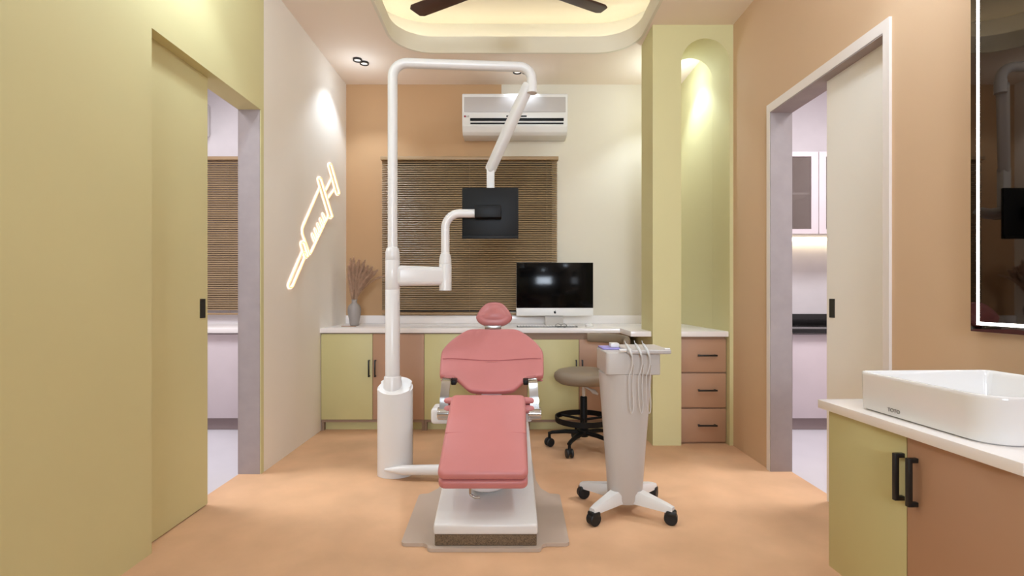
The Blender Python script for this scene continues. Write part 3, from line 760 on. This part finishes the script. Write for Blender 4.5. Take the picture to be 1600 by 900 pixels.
# chrome armrests
for s in (-1, 1):
    ax = CX+s*.232
    path = fillet([(ax+s*.010, 2.695, .40), (ax+s*.006, 2.71, .5), (ax, 2.745, .598), (ax-s*.004, 2.9, .588)], [.25, .03], 8)
    bm = new(); tube(bm, path, [.033]*len(path), 4, ellipse=(.24, 1.0), rot=PI/4)
    arm = obj('armrest', bm, M['chrome'], ch)
    bm = new(); lathe(bm, [(0, -.034), (.03, -.034), (.033, -.03), (.033, .03), (.03, .034), (0, .034)], (ax+s*.008, 2.715, .422), 28, axis='x'); obj('pivot', bm, M['chrome'], arm)
    obj_ = obj('arm_hinge', B((min(ax-s*.05, ax-s*.022), 2.77, .562), (max(ax-s*.05, ax-s*.022), 2.86, .588), .006, 2), M['blackplastic'], arm)

# ------------------------------------------------------------------ pole unit with monitor and lamp
PX, PY = -.677, 3.0
pu = thing('dental_unit_pole', 'tall white unit pole with overhead arm left of the dental chair', 'dental unit', (-.662, 3.0, 0))
bm = new(); n = 40; rings = []
for z, g in ((.001, .0), (.006, .0), (None, 0)):
    ring = []
    for k in range(n):
        a = 2*PI*k/n; c_, s_ = math.cos(a), math.sin(a)
        x = -.662+.103*c_; y = 3.0+.08*s_
        ring.append(bm.verts.new((x, y, z if z is not None else .52+(y-3.0)*.5)))
    rings.append(ring)
for a, b in zip(rings, rings[1:]):
    for k in range(n): bm.faces.new((a[k], a[(k+1)%n], b[(k+1)%n], b[k]))
bm.faces.new(rings[0]); tf = bm.faces.new(rings[-1])
bmesh.ops.bevel(bm, geom=list(tf.edges), offset=.012, segments=3, affect='EDGES')
obj('column_housing', bm, M['white'], pu)
bm = new(); lathe(bm, [(.053, .46), (.053, .545), (.05, .552), (.05, .57), (.046, .576), (0, .576)], (PX, PY, 0), 36); obj('collar', bm, M['white'], pu)
bm = new(); lathe(bm, [(.042, .55), (.042, 1.078), (.0412, 1.0795), (.0412, 1.082), (.042, 1.0835), (.042, 1.25), (.0412, 1.2515), (.0412, 1.254), (.042, 1.2555), (.041, 1.30), (.036, 1.322), (.028, 1.33)], (PX, PY, 0), 36); obj('lower_pole', bm, M['white'], pu)
top = fillet([(PX, PY, 1.31), (PX, PY, 2.411), (.1415, 3.06, 2.411), (.1415, 3.06, 2.26)], [.085, .075], 12)
bm = new(); tube(bm, top, .0285, 28); obj('overhead_pipe', bm, M['white'], pu)
bm = new(); tube(bm, [(.1415, 3.06, 2.33), (.1415, 3.06, 2.256)], .031, 28); obj('pipe_sleeve', bm, M['white'], pu)
# spring arm to lamp
A_ = Vector((.118, 3.07, 2.30)); B_ = Vector((-.112, 3.30, 1.865))
d = (B_-A_); ln = d.length; d.normalize(); side = d.cross(Vector((0, 0, 1))).normalized(); upv = side.cross(d)
mt = Matrix(((side.x, upv.x, d.x, A_.x), (side.y, upv.y, d.y, A_.y), (side.z, upv.z, d.z, A_.z), (0, 0, 0, 1)))
bm = new(); box(bm, (-.03, -.032, -.02), (.03, .032, ln+.02), .018, 3, mtx=mt); obj('spring_arm', bm, M['white'], pu)
bm = new(); box(bm, (-.138, 3.277, 1.62), (-.088, 3.327, 1.87), .006); obj('lamp_post', bm, M['white'], pu)
# lamp head (behind the monitor)
bm = new()
lp = ospline([(-.26, 3.33, 1.60), (-.19, 3.31, 1.575), (-.113, 3.30, 1.585), (-.03, 3.31, 1.575), (.035, 3.33, 1.60)], 6)
tube(bm, lp, [.03+.02*math.sin(PI*k/(len(lp)-1)) for k in range(len(lp))], 20, ellipse=(.75, 1.5)); lh = obj('lamp_head', bm, M['lampgrey'], pu)
bm = new(); lathe(bm, [(0, -.006), (.04, -.004), (.045, .004), (0, .004)], (-.113, 3.32, 1.546), 24); obj('lamp_lens', bm, M['lens'], lh)
# monitor arm
bm = new()
for_ = [(-.66, 3.0, 1.163), (-.378, 3.08, 1.163)]
dv = Vector(for_[1])-Vector(for_[0]); ang = math.atan2(dv.y, dv.x)
b2 = new(); box(b2, (0, -.036, -.062), (dv.length, .036, .062), .03, 4)
for v in b2.verts:
    f = v.co.x/dv.length; v.co.z *= 1-.13*f; v.co.y *= 1-.05*f
b2.transform(Matrix.Translation(for_[0]) @ Matrix.Rotation(ang, 4, 'Z')); merge(bm, b2); obj('monitor_beam', bm, M['white'], pu)
bm = new(); lathe(bm, [(.0375, 1.077), (.0375, 1.233), (.0365, 1.2345), (.0365, 1.237), (.0375, 1.2385), (.0365, 1.265), (.031, 1.29), (.0245, 1.302)], (-.378, 3.08, 0), 32); obj('pivot_post', bm, M['white'], pu)
bm = new(); tube(bm, fillet([(-.378, 3.08, 1.28), (-.378, 3.08, 1.541), (-.198, 3.08, 1.541)], .125, 14), .0255, 26); obj('bent_pipe', bm, M['white'], pu)
bm = new(); tube(bm, fillet([(-.70, 2.93, .058), (-.62, 2.905, .058), (-.30, 2.895, .064)], .05), [.012]+[.03]*10, 18, ellipse=(.9, 1)) if False else None
bm = new(); tube(bm, [(-.705, 2.925, .052), (-.66, 2.915, .054), (-.60, 2.908, .056), (-.305, 2.895, .062)], [.006, .016, .028, .031], 20); obj('base_link', bm, M['white'], pu)
mo = thing('monitor', 'square black monitor seen from behind on the bent white pipe', 'monitor', (-.11, 3.12, 1.39))
obj('housing', B((-.281, 3.122, 1.393), (.0625, 3.142, 1.705), .005, 2), M['blackplastic'], mo)
obj('screen', B((-.271, 3.141, 1.415), (.0525, 3.1435, 1.695)), M['screen'], mo)
obj('bottom_rim', B((-.281, 3.112, 1.393), (.0625, 3.125, 1.412), .002), M['blackplastic'], mo)
bm = new(); box(bm, (-.2, 3.045, 1.512), (-.042, 3.122, 1.587), .004); obj('mount_box', bm, M['blackplastic'], mo)

# ------------------------------------------------------------------ instrument cart
kx, ky = .567, 2.49
ca = thing('instrument_cart', 'pale grey instrument cart on castors right of the dental chair', 'cart', (kx, ky, 0))
bm = new(); n = 40; rings = []
def supel(cx, cy, rx, ry, p=.85):
    return [(cx+rx*math.copysign(abs(math.cos(2*PI*k/n))**p, math.cos(2*PI*k/n)), cy+ry*math.copysign(abs(math.sin(2*PI*k/n))**p, math.sin(2*PI*k/n))) for k in range(n)]
for z, rx, ry in ((.05, .055, .05), (.055, .072, .066), (.075, .08, .074), (.3, .096, .09), (.55, .115, .108), (.679, .125, .118)):
    rings.append([bm.verts.new((x, y, z)) for x, y in supel(kx, ky, rx, ry)])
for a, b in zip(rings, rings[1:]):
    for k in range(n): bm.faces.new((a[k], a[(k+1)%n], b[(k+1)%n], b[k]))
bm.faces.new(rings[0][::-1]); bm.faces.new(rings[-1]); obj('pedestal', bm, M['cartbody'], ca)
bm = new(); cushion(bm, rrect(.455, 2.375, .707, 2.68, [.045, .06, .02, .008], 8), (0, 0, .678), (1, 0, 0), (0, 1, 0), (0, 0, 1), .104, .006); obj('head_block', bm, M['cartbody'], ca)
bm = new(); cushion(bm, rrect(.548, 2.35, .752, 2.62, .012, 6), (0, 0, .778), (1, 0, 0), (0, 1, 0), (0, 0, 1), .02, .006); obj('tray', bm, M['greyplastic'], ca)
bm = new(); cushion(bm, rrect(.462, 2.50, .70, 2.64, .01, 5), (0, 0, .7825), (1, 0, 0), (0, 1, 0), (0, 0, 1), .008, .003); obj('tray_mat', bm, M['purple'], ca)
bm = new(); tube(bm, [(.515, 2.37, .793), (.57, 2.37, .795)], .008, 12); tube(bm, [(.72, 2.36, .800), (.745, 2.36, .800)], .006, 12); obj('tray_clip', bm, M['white'], ca)
cast = [(.39, 2.335, 30), (.745, 2.345, -20), (.388, 2.648, 10), (.746, 2.64, 60)]
for x, y, rot in cast:
    d = Vector((x-kx, y-ky, 0)); L_ = d.length; a = math.atan2(d.y, d.x)
    b2 = new(); prof = [(0.02, .038, .036), (.07, .034, .03), (L_-.02, .021, .017), (L_+.012, .016, .012)]
    rr_ = []
    for u, hw, hh in prof:
        zc = .098-.028*(u/L_)
        rr_.append([b2.verts.new((u, s*hw, zc+t_*hh)) for s, t_ in ((-1, -1), (1, -1), (1, .4), (.7, 1), (-.7, 1), (-1, .4))])
    for p, q in zip(rr_, rr_[1:]):
        for k in range(6): b2.faces.new((p[k], p[(k+1)%6], q[(k+1)%6], q[k]))
    b2.faces.new(rr_[0]); b2.faces.new(rr_[-1])
    b2.transform(Matrix.Translation((kx, ky, 0)) @ Matrix.Rotation(a, 4, 'Z'))
    lg_ = obj('leg', b2, M['white'], ca, smooth=50)
    b2 = new(); lathe(b2, [(0, -.021), (.026, -.021), (.03, -.017), (.03, .017), (.026, .021), (0, .021)], (0, 0, .0305), 24, axis='y')
    box(b2, (-.022, -.023, .036), (.026, .023, .066), .01, 2)
    b2.transform(Matrix.Translation((x, y, 0)) @ Matrix.Rotation(math.radians(rot), 4, 'Z')); obj('castor', b2, M['wheel'], lg_)
tag(obj('instrument_box', B((.507, 2.53, .791), (.549, 2.58, .812), .003), M['white'], origin=(.535, 2.55, .791)), 'tiny white box on the lilac mat of the cart', 'box')
def hp_(px, label):
    x = (px-794)*2.35/800
    t = thing('dental_handpiece', label, 'dental handpiece', (x, 2.35, .795), group='handpieces hanging on the cart tray')
    bm = new(); tube(bm, [(x-.019, 2.382, .838), (x-.016, 2.378, .826), (x-.012, 2.371, .818), (x-.004, 2.356, .800), (x+.001, 2.343, .785), (x+.004, 2.337, .77)], [.0012, .0022, .0062, .0072, .006, .0032], 12); obj('grip', bm, M['lampgrey'], t)
    z = lambda y: 1.05-(y-461)*2.335/800
    bm = new(); tube(bm, ospline([(x+.004, 2.335, z(552)), (x+.006, 2.333, z(566)), (x+.001, 2.333, z(577)), (x-.010, 2.333, z(588)), (x-.011, 2.333, z(602)), (x-.009, 2.335, z(622)), (x-.004, 2.338, z(637)), (x+.003, 2.34, z(646)), (x+.010, 2.343, z(643)), (x+.013, 2.346, z(630)), (x+.010, 2.352, z(605)), (x+.014, 2.355, z(585)), (x+.016, 2.345, z(570))], 5), .0021, 8); obj('hose', bm, M['hose'], t)
    return t
h0 = hp_(985, 'leftmost of three grey dental handpieces with looped hose on the cart')
for px, lb in ((1000, 'middle of three grey dental handpieces with looped hose on the cart'), (1012, 'rightmost of three grey dental handpieces with looped hose on the cart')):
    dup(h0, ((px-794)*2.35/800, 2.35, .795), lb)

# ------------------------------------------------------------------ stool
tx_, ty_ = .516, 3.5
st = thing('dentist_stool', 'taupe padded dentist stool on black castors in front of the cabinets', 'stool', (tx_, ty_, 0))
bm = new(); lathe(bm, [(0, .442), (.12, .442), (.165, .45), (.192, .468), (.203, .492), (.198, .516), (.178, .534), (.14, .543), (.08, .545), (0, .543)], (tx_, ty_, 0), 48); obj('seat', bm, M['taupe'], st, smooth=60)
bm = new(); lathe(bm, [(.013, .2), (.013, .445)], (tx_, ty_, 0), 20); obj('gas_lift', bm, M['chrome'], st)
bm = new(); lathe(bm, [(.024, .1), (.024, .352), (.02, .358)], (tx_, ty_, 0), 24); obj('lift_sleeve', bm, M['blackplastic'], st)
bm = new(); tube(bm, [(tx_, ty_-.02, .43), (tx_+.04, ty_-.05, .412), (tx_+.06, ty_-.06, .40), (tx_+.085, ty_-.075, .385)], [.005, .008, .016, .006], 12); obj('height_lever', bm, M['white'], st)
bm = new(); ri = [(tx_+.187*math.cos(2*PI*k/48), ty_+.187*math.sin(2*PI*k/48)) for k in range(48)]; ro_ = [(tx_+.195*math.cos(2*PI*k/48), ty_+.195*math.sin(2*PI*k/48)) for k in range(48)]
ring_wall(bm, ro_, ri, .188, .224)
for a in (20, 140, 260):
    a = math.radians(a); tube(bm, [(tx_+.02*math.cos(a), ty_+.02*math.sin(a), .2), (tx_+.19*math.cos(a), ty_+.19*math.sin(a), .205)], .009, 10)
obj('foot_ring', bm, M['blackplastic'], st)
bm = new(); lathe(bm, [(.03, .085), (.042, .095), (.042, .13), (.024, .14)], (tx_, ty_, 0), 24); obj('hub', bm, M['blackplastic'], st)
for k in range(5):
    a = math.radians(167+72*k); d = Vector((math.cos(a), math.sin(a), 0)); c = Vector((tx_, ty_, 0))
    bm = new(); tube(bm, [c+d*.03+Vector((0, 0, .112)), c+d*.12+Vector((0, 0, .112)), c+d*.215+Vector((0, 0, .1)), c+d*.243+Vector((0, 0, .09))], [.02, .018, .014, .013], 10, ellipse=(.8, 1.1))
    tube(bm, [c+d*.236+Vector((0, 0, .1)), c+d*.236+Vector((0, 0, .05))], .01, 10)
    lg_ = obj('leg', bm, M['blackplastic'], st)
    bm = new()
    for s in (-1, 1): lathe(bm, [(0, s*.006), (.026, s*.006), (.03, s*.01), (.03, s*.02), (.025, s*.024), (0, s*.024)], (0, 0, .0305), 22, axis='y')
    lathe(bm, [(.008, -.01), (.008, .01)], (0, 0, .0305), 12, axis='y'); box(bm, (-.012, -.005, .03), (.012, .005, .062))
    p = c+d*.236; bm.transform(Matrix.Translation(p) @ Matrix.Rotation(a+.7, 4, 'Z')); obj('castor', bm, M['wheel'], lg_)
pts = [(tx_+.29*math.cos(math.radians(76-101*k/20)), ty_+.29*math.sin(math.radians(76-101*k/20)), .738) for k in range(21)]
bm = new(); tube(bm, pts, [.034 if 0 < k < 20 else .03 for k in range(21)], 16, ellipse=(1.0, .62)); obj('backrest', bm, M['taupe'], st)
bm = new(); tube(bm, fillet([(tx_+.05, ty_+.03, .43), (tx_+.285, ty_+.12, .43), (tx_+.275, ty_+.115, .73)], .05), .011, 12); obj('backrest_post', bm, M['blackplastic'], st)

# ------------------------------------------------------------------ vanity (turned a little from the wall)
RZ = math.radians(2.7); VL = (1.04, 1.72, 0)
va = thing('vanity_cabinet', 'two-door vanity cabinet, sage left door and brown right door, under the basin', 'cabinet', VL, RZ)
f = .038
obj('body', B((f, -.638, .16), (.49, -.03, .671)), M['cabgreen'], va, local=True)
obj('plinth', B((f+.05, -.62, 0), (.48, -.06, .16)), M['carcass'], va, local=True)
for i, mk in enumerate(('cabgreen', 'cabbrown')):
    y1 = -.026-i*.3145; y0 = y1-.312
    dr = obj('door', B((f-.018, y0, .155), (f-.0005, y1, .6705), .001), M[mk], va, local=True)
    hy = y0+.011 if i == 0 else y1-.030
    bm = new(); th = .012
    box(bm, (f-.045, hy-th/2, .492), (f-.045+th, hy+th/2, .62), .0015)
    for z in (.498, .614): box(bm, (f-.045+th*.5, hy-th/2, z-th/2), (f-.017, hy+th/2, z+th/2), .001)
    obj('handle', bm, M['black'], dr, local=True)
vt = thing('vanity_countertop', 'white vanity countertop carrying the square basin', 'countertop', (VL[0], VL[1], .672), RZ)
obj('slab', B((0, -.656, 0), (.493, 0, .028), .0015), M['counter'], vt, local=True)
ba = thing('wash_basin', 'white square vessel basin on the vanity counter', 'basin', (VL[0], VL[1], .7005), RZ)
n0 = 10
o1 = rrect(.041, -.558, .462, -.132, [.03, .022, .075, .075], n0)
bm = new(); rings = []
def addr(ps, z): rings.append([bm.verts.new((x, y, z)) for x, y in ps])
addr(inset(o1, .012), 0); addr(inset(o1, .005), .004); addr(inset(o1, .003), .02); addr(inset(o1, .0005), .105); addr(inset(o1, .001), .113); addr(inset(o1, .0035), .1155); addr(inset(o1, .007), .1155); addr(inset(o1, .0095), .113)
addr(inset(o1, .011), .10); addr(inset(o1, .014), .04); addr(inset(o1, .02), .024); 
cxb, cyb = .25, -.345
for s, z in ((.8, .017), (.5, .013), (.12, .010)): addr([(cxb+(x-cxb)*s, cyb+(y-cyb)*s) for x, y in inset(o1, .02)], z)
for a, b in zip(rings, rings[1:]):
    for k in range(len(a)): bm.faces.new((a[k], a[(k+1)%len(a)], b[(k+1)%len(a)], b[k]))
bm.faces.new(rings[0][::-1]); bm.faces.new(rings[-1]); obj('bowl', bm, M['basin'], ba, local=True, smooth=50)
bm = new(); lathe(bm, [(0, .0105), (.022, .0105), (.022, .013), (.018, .0145), (0, .0145)], (cxb, cyb, 0), 24); obj('drain', bm, M['chrome'], ba, local=True)
tm = text_mesh('TOTO', .0155, .0004, Matrix.Translation((.0425, -.268, .020)) @ Matrix(((0, 0, -1, 0), (-1, 0, 0, 0), (0, 1, 0, 0), (0, 0, 0, 1))))
obj('lettering', tm, M['greytext'], ba, local=True)

# ------------------------------------------------------------------ illuminated mirror on the right wall
mi = thing('mirror', 'tall mirror with a thin lit border on the right wall above the vanity', 'mirror', (XR, 1.35, .93))
my0, my1, mz0, mz1 = .9, 1.707, .93, 2.2
obj('back_panel', B((XR-.024, my0+.004, mz0+.004), (XR-.001, my1-.004, mz1-.004)), M['blackplastic'], mi)
obj('glass', B((XR-.028, my0, mz0), (XR-.0235, my1, mz1)), M['mirror'], mi)
bm = new(); i0, i1 = .022, .032; X0, X1 = XR-.0288, XR-.0275
box(bm, (X0, my1-i1, mz0+i0), (X1, my1-i0, mz1-i0)); box(bm, (X0, my0+i0, mz0+i0), (X1, my0+i1, mz1-i0))
box(bm, (X0, my0+i1, mz0+i0), (X1, my1-i1, mz0+i1)); box(bm, (X0, my0+i1, mz1-i1), (X1, my1-i1, mz1-i0))
obj('light_border', bm, M['led'], mi)
